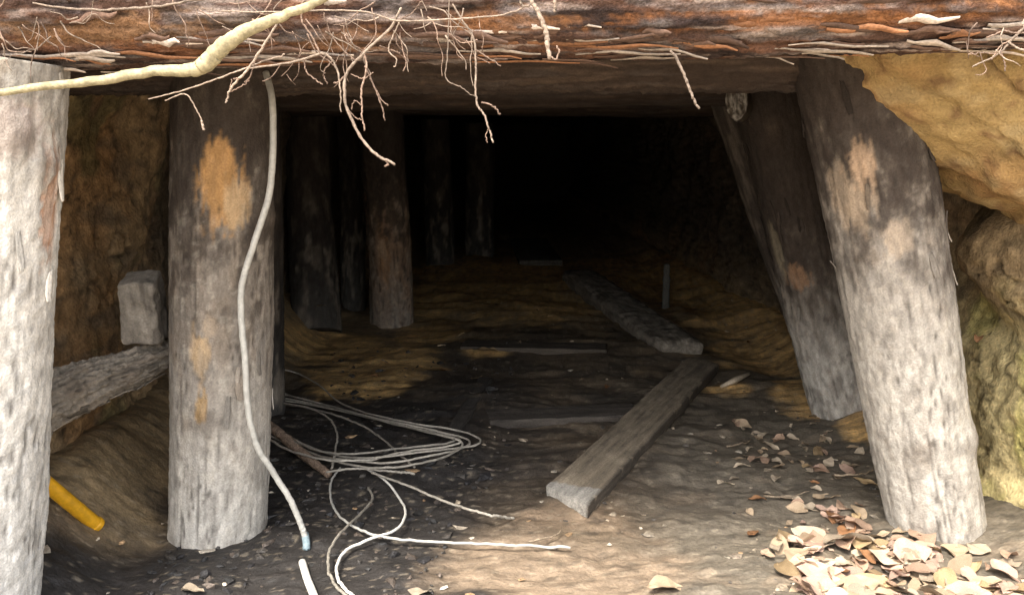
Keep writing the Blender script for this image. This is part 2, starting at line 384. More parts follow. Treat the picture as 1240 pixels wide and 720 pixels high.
def post_col(pale_z=.5, pale=1.0, bark=.6, patches=(), base=(.21, .175, .14), palec=(.54, .50, .435), bark_shade=(.042, .031, .024), dark_top=.75):
    def f(i):
        C = i['C']; sd = i['seed']
        c = np.tile(np.array(base), (len(i['T']), 1))
        z = i['W'][:, 2]
        c = mixc(c, (.26, .21, .16), ss(-.1, .45, fbm(C*np.array([18, 18, 7]), 3, sd+20))*.7)
        blot = fbm(C*np.array([30, 30, 16]), 4, sd+22)
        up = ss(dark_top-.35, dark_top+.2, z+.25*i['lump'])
        bk = ss(.45, -.25, i['rid']*.35+blot*.8+.40-1.45*up)*bark*(.60+.40*up)  # dark bark, strengthened toward the head to paint in the beam's shade
        pm = ss(pale_z+.28, pale_z-.22, z+.22*blot)*pale
        c = mixc(c, palec, pm*(.72+.28*ss(-.35, .35, blot)))
        c = mixc(c, bark_shade, np.clip(bk*(1-.6*pm), 0, 1))
        mold = ss(.22, .5, fbm(C*np.array([48, 48, 34]), 3, sd+26)); c = mixc(c, np.clip(np.array(base)*2.6, 0, .52), mold*.25*(1-.95*up))
        spk = ss(.30, .55, fbm(C*np.array([70, 70, 22]), 2, sd+28)); c = mixc(c, (.055, .045, .038), spk*.28)
        crk = np.maximum(ss(.50, .75, -i['rid'])*.4, i['fis']*.7); c = mixc(c, (.05, .04, .032), crk)
        for (u, v, rw, rl, cc) in patches:
            m = patch(i, u, v, rw, rl); st = ss(-.5, .5, i['rid'])
            c = mixc(c, np.array(cc), m*(.55+.45*st)*.92); i['scar'] = np.maximum(i.get('scar', 0*m), m)
        c = mixc(c, (.10, .075, .055), i['kn']*.6)
        e = i['end'].astype(float); c = mixc(c, (.24*base[0]/.21, .19*base[0]/.21, .14*base[0]/.21), e*.7)
        return c
    return f

POST = 'upright pit props'
def timber(nm, label, cat, group, *a, part='log', **k):
    """one timber as an Empty at its foot that carries the log and what clings to it"""
    root = empty(nm, tuple(a[0])); tag(root, label, cat, group)
    fl = k.pop('flakes', None); os_ = log(part, *a, **k)
    for o in os_: o.parent = root; o.matrix_parent_inverse = Matrix.Translation(-Vector(a[0]))
    if fl: bark_flakes(root, LOGINFO[part, a[4]], a[4], *fl)
    return root, os_[0]
def bark_flakes(root, i, seed, n, zlo, zhi, mats=(1, 1, 2)):
    """loose plates of bark standing a little off the log"""
    r_ = random.Random(seed); Wd = i['W']; z = Wd[:, 2]; ok = np.where((z > zlo) & (z < zhi) & (np.sin(i['T']) < .25) & ~i['end'])[0]
    Mi = np.array(i['Mx'].to_3x3()); ax = Mi[:, 2]; cx, cy = Mi[:, 0], Mi[:, 1]
    for q in range(n):
        k = ok[r_.randrange(len(ok))]; th = i['T'][k]; L_ = r_.uniform(.02, .075); wd = r_.uniform(.004, .011); rr = abs(i['r'][k]); cen = Wd[k] - rr*(np.cos(th)*cx+np.sin(th)*cy)
        lift = r_.uniform(.002, .008); e = r_.choice((0, 1)); V = []; tw = r_.uniform(-.25, .25)
        for a_ in range(5):
            f = a_/4; wq = wd*(.35+.65*math.sin(math.pi*(.12+.76*f)))*r_.uniform(.75, 1.15)
            for s_ in (-1, -.33, .33, 1):
                t2 = th + s_*wq/rr + tw*(f-.5)*.3; rad = rr + .0015 + lift*(f if e else 1-f)**2 + .002*abs(s_)*r_.random()
                V.append(cen + ax*(L_*(f-.5)+r_.uniform(-.003, .003)) + rad*(np.cos(t2)*cx+np.sin(t2)*cy))
        V = np.array(V); nV = len(V); out = (V[9]-cen); out = out/np.linalg.norm(out); V2 = V - out*.0022
        F = []
        for a_ in range(4):
            for b_ in range(3):
                q0 = a_*4+b_; F.append((q0, q0+1, q0+5, q0+4)); F.append((nV+q0, nV+q0+4, nV+q0+5, nV+q0+1))
            F.append((a_*4, a_*4+4, nV+a_*4+4, nV+a_*4)); F.append((a_*4+3, nV+a_*4+3, nV+a_*4+7, a_*4+7))
        fc = np.tile(i['c'][k]*r_.choice((.6, .8, 1.15, 1.3)), (2*nV, 1)); o = link('bark_flake', raw_mesh('bark_flake', np.concatenate([V, V2]), np.array(F), fc), M_WOOD, root)
        o.matrix_parent_inverse = Matrix.Translation(-root.location)
TAN = (.46, .255, .10); TAN2 = (.50, .35, .20)

def base_at(u, v, extra=0.0, Y=None):
    p = gnd(u, v) if Y is None else at(u, v, Y); return p
# front prop, near camera at the photo's edge
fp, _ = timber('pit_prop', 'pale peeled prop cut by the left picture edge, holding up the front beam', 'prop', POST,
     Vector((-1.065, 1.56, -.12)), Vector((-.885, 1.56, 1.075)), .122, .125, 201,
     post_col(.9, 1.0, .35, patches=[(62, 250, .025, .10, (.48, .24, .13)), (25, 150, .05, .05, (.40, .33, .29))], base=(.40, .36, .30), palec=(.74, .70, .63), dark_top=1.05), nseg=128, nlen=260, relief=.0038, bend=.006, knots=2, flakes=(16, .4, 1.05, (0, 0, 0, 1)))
# the left prop with orange scars
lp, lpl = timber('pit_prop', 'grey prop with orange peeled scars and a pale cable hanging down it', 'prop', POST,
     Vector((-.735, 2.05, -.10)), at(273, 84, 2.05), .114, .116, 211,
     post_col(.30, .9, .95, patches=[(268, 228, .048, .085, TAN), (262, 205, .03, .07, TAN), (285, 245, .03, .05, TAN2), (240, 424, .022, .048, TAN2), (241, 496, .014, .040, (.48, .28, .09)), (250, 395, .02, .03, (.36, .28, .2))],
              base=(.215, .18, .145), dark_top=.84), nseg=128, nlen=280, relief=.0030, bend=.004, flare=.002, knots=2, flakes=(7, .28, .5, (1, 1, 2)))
# the right front prop, leaning
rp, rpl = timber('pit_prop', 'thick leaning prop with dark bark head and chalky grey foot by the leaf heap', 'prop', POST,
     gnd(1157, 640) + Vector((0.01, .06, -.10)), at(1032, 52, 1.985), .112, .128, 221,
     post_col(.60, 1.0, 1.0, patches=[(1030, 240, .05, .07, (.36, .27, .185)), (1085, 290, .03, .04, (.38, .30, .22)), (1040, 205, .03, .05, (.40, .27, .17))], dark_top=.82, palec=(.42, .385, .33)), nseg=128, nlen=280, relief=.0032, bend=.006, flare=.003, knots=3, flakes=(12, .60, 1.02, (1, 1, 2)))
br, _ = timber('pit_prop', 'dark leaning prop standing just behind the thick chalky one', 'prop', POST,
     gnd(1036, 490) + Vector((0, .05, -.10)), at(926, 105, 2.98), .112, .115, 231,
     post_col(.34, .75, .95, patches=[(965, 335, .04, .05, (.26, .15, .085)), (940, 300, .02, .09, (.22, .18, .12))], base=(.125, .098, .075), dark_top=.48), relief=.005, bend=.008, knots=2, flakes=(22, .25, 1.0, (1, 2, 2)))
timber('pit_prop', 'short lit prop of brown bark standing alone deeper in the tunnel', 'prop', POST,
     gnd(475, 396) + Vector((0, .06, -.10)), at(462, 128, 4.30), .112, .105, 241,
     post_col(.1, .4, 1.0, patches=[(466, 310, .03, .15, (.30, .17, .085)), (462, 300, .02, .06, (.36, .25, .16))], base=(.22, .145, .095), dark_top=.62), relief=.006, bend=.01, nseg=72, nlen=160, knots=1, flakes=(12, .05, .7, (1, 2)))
timber('pit_prop', 'dark prop half hidden close behind the orange-scarred prop', 'prop', POST,  # rear props: tunnel gloom put into their dark base colour
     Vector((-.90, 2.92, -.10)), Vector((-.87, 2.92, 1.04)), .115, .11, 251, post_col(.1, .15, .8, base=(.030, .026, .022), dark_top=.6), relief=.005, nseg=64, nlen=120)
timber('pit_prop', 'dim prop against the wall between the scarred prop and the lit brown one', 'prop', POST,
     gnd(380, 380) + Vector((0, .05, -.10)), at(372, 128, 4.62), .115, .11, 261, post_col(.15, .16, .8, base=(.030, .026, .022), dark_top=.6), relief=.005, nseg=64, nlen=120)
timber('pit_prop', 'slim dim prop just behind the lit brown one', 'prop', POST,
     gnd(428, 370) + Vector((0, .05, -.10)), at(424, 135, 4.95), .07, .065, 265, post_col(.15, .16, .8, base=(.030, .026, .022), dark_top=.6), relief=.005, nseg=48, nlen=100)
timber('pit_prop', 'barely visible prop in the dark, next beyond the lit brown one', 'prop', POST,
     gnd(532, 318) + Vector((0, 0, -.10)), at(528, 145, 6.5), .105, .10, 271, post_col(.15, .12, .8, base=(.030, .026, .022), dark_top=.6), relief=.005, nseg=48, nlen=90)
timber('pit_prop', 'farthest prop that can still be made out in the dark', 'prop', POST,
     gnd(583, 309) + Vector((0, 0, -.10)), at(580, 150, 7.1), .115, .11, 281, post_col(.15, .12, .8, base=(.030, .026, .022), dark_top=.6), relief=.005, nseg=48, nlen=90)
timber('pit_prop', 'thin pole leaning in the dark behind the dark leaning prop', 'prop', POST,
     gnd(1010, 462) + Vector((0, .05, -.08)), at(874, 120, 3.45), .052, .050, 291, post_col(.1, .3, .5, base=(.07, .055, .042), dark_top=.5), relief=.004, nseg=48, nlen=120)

# ------------------------------------------------------------------ the front beam with its bark
def beam_col(i):
    C = i['C']; sd = i['seed']
    c = np.tile(np.array([.110, .062, .042]), (len(i['T']), 1))
    a = fbm(C*np.array([16, 16, 3.2]), 4, sd+1); b = fbm(C*np.array([34, 34, 4.5]), 4, sd+5); d = fbm(C*np.array([10, 10, 1.5]), 3, sd+9)
    c = mixc(c, (.17, .080, .042), ss(.05, .45, a+.5*d)*.8)
    c = mixc(c, (.045, .032, .028), ss(.05, .40, b)*.85)
    c = mixc(c, (.20, .175, .155), ss(.12, .42, fbm(C*np.array([22, 22, 6]), 4, sd+13))*.6)
    st = ss(.26, .48, fbm(C*np.array([60, 60, 4.5]), 3, sd+17)); c = mixc(c, (.46, .37, .30), st*.72)
    for (u, v, rw, rl, cc) in [(130, 42, .022, .16, (.30, .165, .075)), (230, 55, .018, .12, (.33, .14, .06)), (620, 32, .020, .09, (.36, .17, .07)), (1000, 22, .018, .22, (.36, .155, .06)), (1120, 15, .012, .2, (.36, .16, .06)), (420, 45, .03, .08, (.33, .17, .08))]:
        c = mixc(c, cc, patch(i, u, v, rw, rl, .4, 1.0)*.7)
    c = mixc(c, (.03, .024, .02), ss(.45, .75, -i['rid'])*.8)
    return mixc(c*np.array([.68, .66, .68]), (.30, .22, .15), i['end']*.8)
BL, BR = Vector((-.90, 1.60, 1.168)), Vector((1.75, 1.60, 1.232))
beam, beam_log = timber('roof_beam', 'big horizontal front beam with torn orange and pale bark, across the tunnel mouth', 'beam', 'roof timbers',
     BL, BR, .117, .120, 301, beam_col, mat=M_BARK, nseg=150, nlen=620, relief=.0065, bend=.008, rag=.01, sawn=True)
def place_on_beam(t, ang):
    p = BL.lerp(BR, t); r = .119+.001
    return p, r, ang
def bark_strips():
    """torn ribbons of bark, each lying along the beam and lifting a little at its end"""
    k = 0; r_ = random.Random(5)
    axx = (BR-BL).normalized(); Lb = (BR-BL).length
    for n in range(130):
        t = r_.uniform(.02, .86); ang = math.radians(r_.uniform(-92, -2)); ln = r_.uniform(.04, .22); wd = r_.uniform(.003, .009)
        low = r_.random() < .45
        if low: ang = math.radians(r_.uniform(-66, -38))
        mi = r_.choices([0, 1, 2], [.34, .16, .50])[0]
        ns = 7; V = []; lift = r_.uniform(.001, .010)*(1 if r_.random() < .6 else 2.0); tw = r_.uniform(-.12, .12)
        for q in range(ns):
            f = q/(ns-1); wq = wd*math.sin(math.pi*min(.96, max(.06, f)))**.6*r_.uniform(.7, 1.2)
            cz = BL + axx*(t*Lb + ln*f); rr = .1235 + lift*f*f
            aa = ang + tw*f + .03*math.sin(9*f+n)
            for sgn in (-1, 0, 1):
                a2 = aa + sgn*wq/.12; rad = rr + (.0015 if sgn == 0 else 0)
                V.append(cz + Vector((0, -math.cos(a2), math.sin(a2)))*rad)
            # underside row keeps a little thickness
        nV = len(V); V2 = [v - Vector((0, -1, .0))*.0025 for v in V]
        F = []
        for q in range(ns-1):
            for s in (0, 1):
                a = q*3+s; F.append((a, a+1, a+4, a+3)); F.append((nV+a, nV+a+3, nV+a+4, nV+a+1))
            F.append((q*3, q*3+3, nV+q*3+3, nV+q*3)); F.append((q*3+2, nV+q*3+2, nV+q*3+5, q*3+5))
        me = raw_mesh('bark_strip', np.array([list(v) for v in V+V2]), np.array(F))
        o = link('bark_strip', me, M_STRIP[mi], beam); o.matrix_parent_inverse = Matrix.Translation(-BL)
bark_strips()

def cap_col(i):
    C = i['C']; c = np.tile(np.array([.038, .026, .019]), (len(i['T']), 1))
    c = mixc(c, (.055, .042, .034), ss(.0, .4, fbm(C*np.array([34, 34, 4]), 4, i['seed']+3))*.8)
    c = mixc(c, (.085, .058, .04), ss(.15, .45, fbm(C*np.array([50, 50, 4]), 3, i['seed']+7))*.6)
    return c
timber('roof_beam', 'dark brown cap beam just behind the front beam, resting on the front pair of props', 'beam', 'roof timbers',
     Vector((-1.10, 2.05, 1.125)), Vector((1.14, 2.05, 1.150)), .098, .10, 311, cap_col, nseg=110, nlen=360, relief=.010, bend=.006)
timber('roof_beam', 'dim cap beam deeper in, over the dark leaning prop', 'beam', 'roof timbers',
     Vector((-1.10, 2.98, 1.13)), Vector((1.25, 2.98, 1.14)), .098, .10, 315, cap_col, nseg=64, nlen=160, relief=.005)
timber('roof_beam', 'farthest dim cap beam, over the short lit brown prop', 'beam', 'roof timbers',
     Vector((-1.05, 4.32, 1.13)), Vector((1.2, 4.32, 1.14)), .098, .10, 319, cap_col, nseg=64, nlen=160, relief=.005)
# short lagging pole whose sawn end shows above the dark prop
timber('lagging_pole', 'short pole with a grey sawn end wedged under the roof beside the dark leaning prop', 'pole', None,
     at(888, 123, 2.70), at(905, 126, 3.4), .058, .055, 331, lambda i: mixc(np.tile(np.array([.10, .08, .06]), (len(i['T']), 1)), (.34, .31, .27), i['end']*.9*ss(-.4, .3, i['lump'])), nseg=48, nlen=60, relief=.004, oval=.55, rag=.02, sawn=True)

# ------------------------------------------------------------------ brace and block by the scarred prop
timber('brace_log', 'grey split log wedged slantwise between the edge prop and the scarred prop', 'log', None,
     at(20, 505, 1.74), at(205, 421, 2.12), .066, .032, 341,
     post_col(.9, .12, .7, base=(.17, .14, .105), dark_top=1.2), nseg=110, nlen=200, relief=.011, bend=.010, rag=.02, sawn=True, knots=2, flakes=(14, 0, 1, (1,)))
def box_mesh(name, sx, sy, sz, seed, colfn, bevel=.006, n=14, jit=.003, taper=None):
    """rounded worn timber block, subdivided and roughened; centre of the base at the origin"""
    V = []; F = []
    def face(o, a, b, na, nb):
        s = len(V)
        for j in range(nb+1):
            for i in range(na+1): V.append(o + a*(i/na) + b*(j/nb))
        for j in range(nb):
            for i in range(na):
                q = s+j*(na+1)+i; F.append((q, q+1, q+na+2, q+na+1))
    A = lambda *t: np.array(t, float)
    nx, ny, nz = [max(3, int(n*d/max(sx, sy, sz)*2)) for d in (sx, sy, sz)]
    face(A(-sx/2, -sy/2, 0), A(sx, 0, 0), A(0, 0, sz), nx, nz); face(A(sx/2, sy/2, 0), A(-sx, 0, 0), A(0, 0, sz), nx, nz)
    face(A(sx/2, -sy/2, 0), A(0, sy, 0), A(0, 0, sz), ny, nz); face(A(-sx/2, sy/2, 0), A(0, -sy, 0), A(0, 0, sz), ny, nz)
    face(A(-sx/2, -sy/2, sz), A(sx, 0, 0), A(0, sy, 0), nx, ny); face(A(-sx/2, sy/2, 0), A(sx, 0, 0), A(0, -sy, 0), nx, ny)
    V = np.array(V); h = np.array([sx/2, sy/2, sz/2]); Q = V-np.array([0, 0, sz/2])
    inn = np.clip(Q, -(h-bevel), h-bevel); dd = Q-inn; ln = np.linalg.norm(dd, axis=1)
    k = ln > 1e-9; Q[k] = inn[k] + dd[k]/ln[k, None]*np.minimum(ln[k], bevel)[:, None]
    V = Q + np.array([0, 0, sz/2])
    nz_ = np.stack([fbm(V*22+s, 3, seed) for s in (0, 40, 80)], 1); V = V + nz_*jit
    if taper: V = taper(V)
    return raw_mesh(name, V, np.array(F), colfn(V))
def wood_c(base, dark, seed, pale=None, grain=(60, 5, 60)):
    def f(V):
        c = np.tile(np.array(base), (len(V), 1)); n = fbm(V*np.array(grain), 4, seed); c = mixc(c, dark, ss(0, .5, n)*.7)
        if pale: c = mixc(c, pale, ss(.1, .5, fbm(V*np.array([14, 8, 14]), 3, seed+4))*.6)
        return c
    return f
def slant(V):
    V = V.copy(); V[:, 2] += ss(.06, .17, V[:, 2])*(V[:, 1]-V[:, 1].max())*.25; V[:, 0] *= 1-.10*V[:, 2]/.16; return V
bp = at(178, 413, 2.05)
blk = link('timber_block', box_mesh('timber_block', .088, .085, .165, 351, wood_c((.18, .155, .125), (.08, .068, .055), 352, (.27, .235, .19), (40, 40, 9)), .007, 40, .005, slant), M_WOOD)
blk.location = bp; blk.rotation_euler = (0, math.radians(-2), math.radians(6))
tag(blk, 'small squared grey timber block perched on the slanting split log', 'block')

# ------------------------------------------------------------------ tubes
def smooth_path(pts, n):
    P = np.array([list(p) for p in pts], float); m = len(P)
    if m < 3: return np.linspace(P[0], P[-1], n)
    E = np.concatenate([[2*P[0]-P[1]], P, [2*P[-1]-P[-2]]])
    t = np.linspace(0, m-1-1e-6, n); i = t.astype(int); f = (t-i)[:, None]
    a, b, c, d = E[i], E[i+1], E[i+2], E[i+3]
    return .5*((2*b)+(c-a)*f+(2*a-5*b+4*c-d)*f**2+(3*b-a-3*c+d)*f**3)
def tube_mesh(name, pts, r, n=60, seg=8, seed=0, rough=0.0, smooth=True, kink=0.0):
    P = smooth_path(pts, n) if smooth else np.array([list(p) for p in pts]); n = len(P)
    if kink: P = P + kink*np.stack([fbm(np.stack([np.arange(n)*.31, np.zeros(n)+seed+q*9, np.zeros(n)], 1), 2, 5) for q in range(3)], 1)*np.linspace(.2, 1, n)[:, None]
    R = np.interp(np.linspace(0, 1, n), np.linspace(0, 1, len(r)), r) if hasattr(r, '__len__') else np.full(n, r)
    if rough: R = R*(1+rough*pn(np.stack([np.arange(n)*.37, np.zeros(n)+seed, np.zeros(n)], 1)))
    Tn = np.gradient(P, axis=0); Tn /= np.linalg.norm(Tn, axis=1)[:, None]+1e-9
    ref = np.array([.31, .2, .93]); A = np.cross(Tn, ref); A /= np.linalg.norm(A, axis=1)[:, None]+1e-9; B = np.cross(Tn, A)
    th = np.linspace(0, 2*math.pi, seg, endpoint=False)
    V = P[:, None]+R[:, None, None]*(np.cos(th)[None, :, None]*A[:, None]+np.sin(th)[None, :, None]*B[:, None])
    V = np.concatenate([np.tile(P[0]-Tn[0]*R[0]*.4, (seg, 1))[None], V, np.tile(P[-1]+Tn[-1]*R[-1]*.4, (seg, 1))[None]])
    return raw_mesh(name, V.reshape(-1, 3), grid_faces(n+2, seg, wrap=True))
def tube(name, pts, r, mat, parent=None, **k): return link(name, tube_mesh(name, pts, r, **k), mat, parent)

# ------------------------------------------------------------------ cable down the scarred prop, wire coil, stick, pipe
cb = [at(322, 88, 1.96), at(330, 125, 1.915), at(330, 195, 1.90), at(325, 240, 1.90), at(309, 290, 1.895), at(294, 340, 1.895), at(292, 380, 1.895), at(297, 440, 1.895),
      at(300, 490, 1.90), at(310, 537, 1.91), at(331, 572, 1.93), at(352, 606, 1.94), at(365, 636, 1.945), gnd(370, 652, .010)]
ch = tube('hanging_cable', cb, .0072, M_CABLE, n=200, seg=10, kink=.002)
tag(ch, 'pale thick cable hanging from the roof down the face of the scarred prop', 'cable')
tape = tube('tape_wrap', [gnd(369, 646, .016), gnd(371, 656, .010), gnd(371, 664, .004)], .009, M_TAPE, ch, n=10, seg=10)
c2 = tube('cable_stub', [gnd(366, 680, .010), gnd(372, 700, .012), gnd(380, 720, .012), gnd(390, 745, .010)], .0085, M_CABLE, n=30, seg=10)
tag(c2, 'short white cable piece on black soil at the bottom edge, below the hanging cable', 'cable')

def gw(pts, lift=.012):
    return [gnd(u, v, (l[0] if l else lift)) for (u, v, *l) in pts]
coil = empty('wire_coil', gnd(440, 530)); tag(coil, 'loose coil of thin grey wire sprawled on the ground beside the scarred prop', 'wire')
strands = [
 [(300, 446), (330, 446), (355, 450), (385, 465), (410, 486), (445, 500), (500, 512), (555, 521), (579, 530), (577, 538), (545, 543), (495, 549), (445, 554), (400, 549), (350, 529), (318, 506), (290, 490)],
 [(300, 468), (330, 474), (380, 486), (440, 502), (500, 517), (545, 528), (557, 535), (535, 541), (490, 547), (440, 557), (395, 556), (350, 545), (310, 520)],
 [(300, 478), (345, 482), (395, 492), (450, 506), (505, 520), (548, 530), (560, 538), (545, 550), (510, 560), (465, 566), (420, 561), (370, 545), (318, 515)],
 [(300, 460), (350, 478), (420, 497), (490, 515), (535, 526), (550, 533), (530, 538), (480, 543), (430, 549), (385, 545), (340, 525), (300, 500)],
 [(300, 482), (360, 487), (420, 499), (480, 511), (540, 524), (568, 533), (558, 543), (520, 552), (470, 560), (425, 557), (375, 549), (330, 528), (300, 512)],
 [(300, 488), (350, 490), (395, 499), (432, 512), (462, 530), (480, 546), (502, 565)],
 [(330, 486), (372, 493), (398, 506), (408, 524), (406, 545), (402, 566)],
 [(395, 571), (430, 567), (470, 570), (502, 573)],
 [(412, 566), (402, 580), (400, 600), (408, 620), (428, 637), (465, 650), (530, 656), (610, 659), (690, 663)],
 [(440, 565), (465, 580), (485, 605), (491, 622), (480, 640), (450, 652), (420, 665), (408, 685), (412, 705), (430, 722), (450, 735)],
 [(446, 590), (451, 603), (438, 620), (414, 643), (400, 665), (398, 690), (410, 712), (430, 732)],
 [(450, 572), (490, 586), (540, 607), (590, 622), (622, 627)],
]
for k, s in enumerate(strands):
    lf = .016 + .005*(k % 4) + (.010 if k < 7 else 0)
    pts = [gnd(u, v, lf + .006*math.sin(j*1.3+k)) for j, (u, v) in enumerate(s)]
    if k in (8, 11): pts[-1] = gnd(*s[-1], .004)
    o = tube('strand', pts, [.0031, .0034], M_WIRE if k not in (8, 9) else M_CABLE, coil, n=130, seg=8, kink=.003, seed=k)
    o.matrix_parent_inverse = Matrix.Translation(-coil.location)
st = tube('stick', [gnd(318, 508, .05), gnd(345, 530, .035), gnd(370, 552, .025), gnd(398, 574, .015)], [.013, .016, .015, .011], attr_mat('stick_bark', (50, 50, 50), 200, .45, .6, .003, base=(.24, .17, .12)), n=40, seg=10, rough=.3, seed=4)
tag(st, 'short thick brown stick lying under the wire coil', 'stick')
yp = [at(22, 556, 1.79), at(60, 588, 1.84), at(90, 613, 1.88), at(117, 635, 1.92)]
y = tube('yellow_pipe', yp, [.0165, .0165, .0165, .016], M_YEL, n=40, seg=20, rough=.03)
tag(y, 'short bright yellow pipe leaning on the ground behind the edge prop', 'pipe')
dirv = (yp[-1]-yp[0]).normalized()
link('pipe_lip', tube_mesh('pipe_lip', [yp[-1]-dirv*.006, yp[-1]+dirv*.004], .0185, n=5, seg=20), M_YEL, y)

# ------------------------------------------------------------------ planks and logs lying on the floor
def floor_plank(name, near, far, wdt, thick, seed, cf, lift=0.0, skew=0.0, parent=None, bev=.005, jit=.0022):
    d = far-near; L = d.length
    def tp(V):
        V = V.copy(); V[:, 1] += skew*V[:, 0]; V[:, 2] += .006*np.sin(V[:, 1]*2.2); V[:, 0] += .004*pn(np.stack([V[:, 1]*9, V[:, 0]*0+seed, V[:, 0]*0], 1)); return V
    me = box_mesh(name, wdt, L, thick, seed, cf, bev, 60, jit, tp)
    o = link(name, me, M_PLANK, parent); yv = d.normalized(); xv = yv.cross(Vector((0, 0, 1))).normalized(); zv = xv.cross(yv)
    o.matrix_world = Matrix.Translation((near+far)/2+Vector((0, 0, lift))) @ Matrix((xv, yv, zv)).transposed().to_4x4()
    return o
n_, f_ = gnd(686, 611), gnd(852, 446)
def pl_col(V):
    c = wood_c((.21, .168, .118), (.11, .088, .064), 361, (.27, .22, .155))(V)
    c = mixc(c, (.045, .036, .028), ss(.035, .044, np.abs(V[:, 0])-.040)*0 + (V[:, 0] > .070)*.85)
    end = (V[:, 1] < V[:, 1].min()+.11) & (np.abs(V[:, 1]-(V[:, 1].min()+.0)) < .11) & (V[:, 2] < .034)
    return mixc(c, (.29, .27, .235), end*(V[:, 0] < .067)*.9)
pk = floor_plank('floor_plank', n_, f_, .145, .036, 361, pl_col, -.004, skew=-.52)
tag(pk, 'straight grey plank lying slantwise on the floor with a pale sawn near end', 'plank')
a_, b_ = gnd(826, 428), gnd(700, 338)
fl = floor_plank('floor_timber', a_, b_, .215, .105, 371, wood_c((.22, .185, .145), (.07, .058, .045), 372, (.21, .18, .14), (40, 4, 40)), -.045, bev=.034, jit=.010)
tag(fl, 'thick worn timber lying on the dark floor and pointing into the dark', 'timber')
b2 = floor_plank('floor_board', gnd(655, 322), gnd(640, 296), .32, .05, 375, wood_c((.12, .105, .085), (.06, .05, .04), 376), .0)
tag(b2, 'dim flat board at the far end of the floor, beyond the thick worn timber', 'board')
s1 = floor_plank('sleeper', gnd(590, 506), gnd(772, 500), .13, .05, 381, wood_c((.075, .062, .05), (.03, .026, .022), 382), -.036)
tag(s1, 'dark half buried sleeper across the floor beside the slanting plank', 'sleeper')
s2 = floor_plank('sleeper', gnd(560, 418), gnd(735, 424), .13, .05, 385, wood_c((.09, .072, .055), (.035, .03, .025), 386), -.036)
tag(s2, 'dark half buried sleeper farther in, on the near side of the thick worn timber', 'sleeper')
s3 = floor_plank('sleeper', gnd(528, 560), gnd(588, 462), .05, .05, 387, wood_c((.05, .043, .036), (.028, .024, .02), 388), -.034)
tag(s3, 'narrow dark batten pressed into the floor by the tip of the wire loops', 'batten')
pg = tube('peg', [gnd(806, 372)+Vector((0, 0, h_)) for h_ in (-.02, .08, .16, .24)], [.022, .02, .02, .016], attr_mat('peg_wood', (50, 50, 10), 200, .4, .5, .003, base=(.15, .14, .12)), n=24, seg=8, rough=.3, seed=8)
tag(pg, 'short thin peg standing up behind the thick worn timber', 'peg')
ck = tube('wood_chip', [gnd(873, 468, .012), gnd(890, 460, .018), gnd(908, 452, .014)], [.006, .013, .006], M_LEAF[2], n=14, seg=6)
tag(ck, 'small cream wood chip at the far end of the slanting plank', 'chip')

# ------------------------------------------------------------------ branch and roots over the front beam
brn = tube('bare_branch', [at(-40, 116, 1.40), at(0, 112, 1.39), at(60, 104, 1.385), at(130, 96, 1.38), at(190, 86, 1.375), at(232, 85, 1.37), at(250, 76, 1.365), at(268, 58, 1.36), at(300, 37, 1.355), at(345, 18, 1.355), at(385, 2, 1.36), at(430, -22, 1.38)],
      [.0050, .0055, .006, .0075, .008, .010, .0130, .0125, .0100, .0070, .006, .005], M_BRANCH, n=120, seg=14, rough=.10, kink=.003)
tag(brn, 'bent pale yellow bare branch crossing in front of the beam at the upper left', 'branch')
def root_thing(label, Y, lines, name='hanging_root', cat='root', mat=M_ROOT, group='roots hanging over the mouth'):
    """first line is the root itself, the others its rootlets; every line: [(u, v, dY)...], radius"""
    main = None
    for k, (pts, r) in enumerate(lines):
        P = [at(p[0], p[1], Y+(p[2] if len(p) > 2 else 0)) for p in pts]; r = np.atleast_1d(r)*.74
        o = tube(name if k == 0 else 'rootlet', P, r, mat if k == 0 else (mat if r[0] > .0015 else M_ROOTD), main, n=14+10*len(pts), seg=6, rough=.3, seed=k+len(label), kink=.0022)
        if k == 0: main = o
    tag(main, label, cat, group); return main
root_thing('long forked root ending in a pale kinked tip, hanging over the dark opening', 1.44, [
  ([(486, 10), (472, 35), (447, 58), (424, 82), (417, 100), (420, 130), (436, 164), (455, 186), (478, 200)], [.0028, .0032, .0034, .0030]),
  ([(440, 62), (444, 82), (438, 108), (438, 130), (441, 158)], [.002, .0022, .0016]),
  ([(442, 80), (453, 105), (460, 122), (466, 146)], [.002, .0019, .0014]),
  ([(455, 108), (463, 122), (470, 128)], .0012), ([(424, 84), (412, 98), (405, 101)], .0018), ([(438, 128), (430, 122), (425, 132)], .0011),
  ([(462, 190), (470, 198), (466, 201)], .0016), ([(432, 75), (415, 60), (400, 40), (392, 15)], .0014), ([(437, 66), (455, 40), (450, 10)], .0013), ([(420, 130), (428, 140), (438, 146)], .001),
  ([(425, 90), (440, 95), (452, 88)], .0011)])
root_thing('slim root with two kinks hanging straight over the middle of the opening', 1.44, [
  ([(548, 5), (560, 25), (573, 45), (576, 75), (576, 108), (578, 127), (585, 138), (592, 155), (597, 173)], [.0018, .0022, .0022, .0018]),
  ([(583, 124), (592, 126), (600, 131), (606, 140)], .0017), ([(576, 60), (588, 68), (606, 80)], .0013), ([(592, 155), (588, 165), (590, 172)], .0009)])
root_thing('thread-thin root hanging to the lower beam edge and turning sideways', 1.445, [
  ([(544, 0), (543, 35), (542, 70), (540, 95), (556, 105), (576, 118)], [.0013, .0014, .0009]), ([(543, 40), (560, 52), (578, 48)], .0011)])
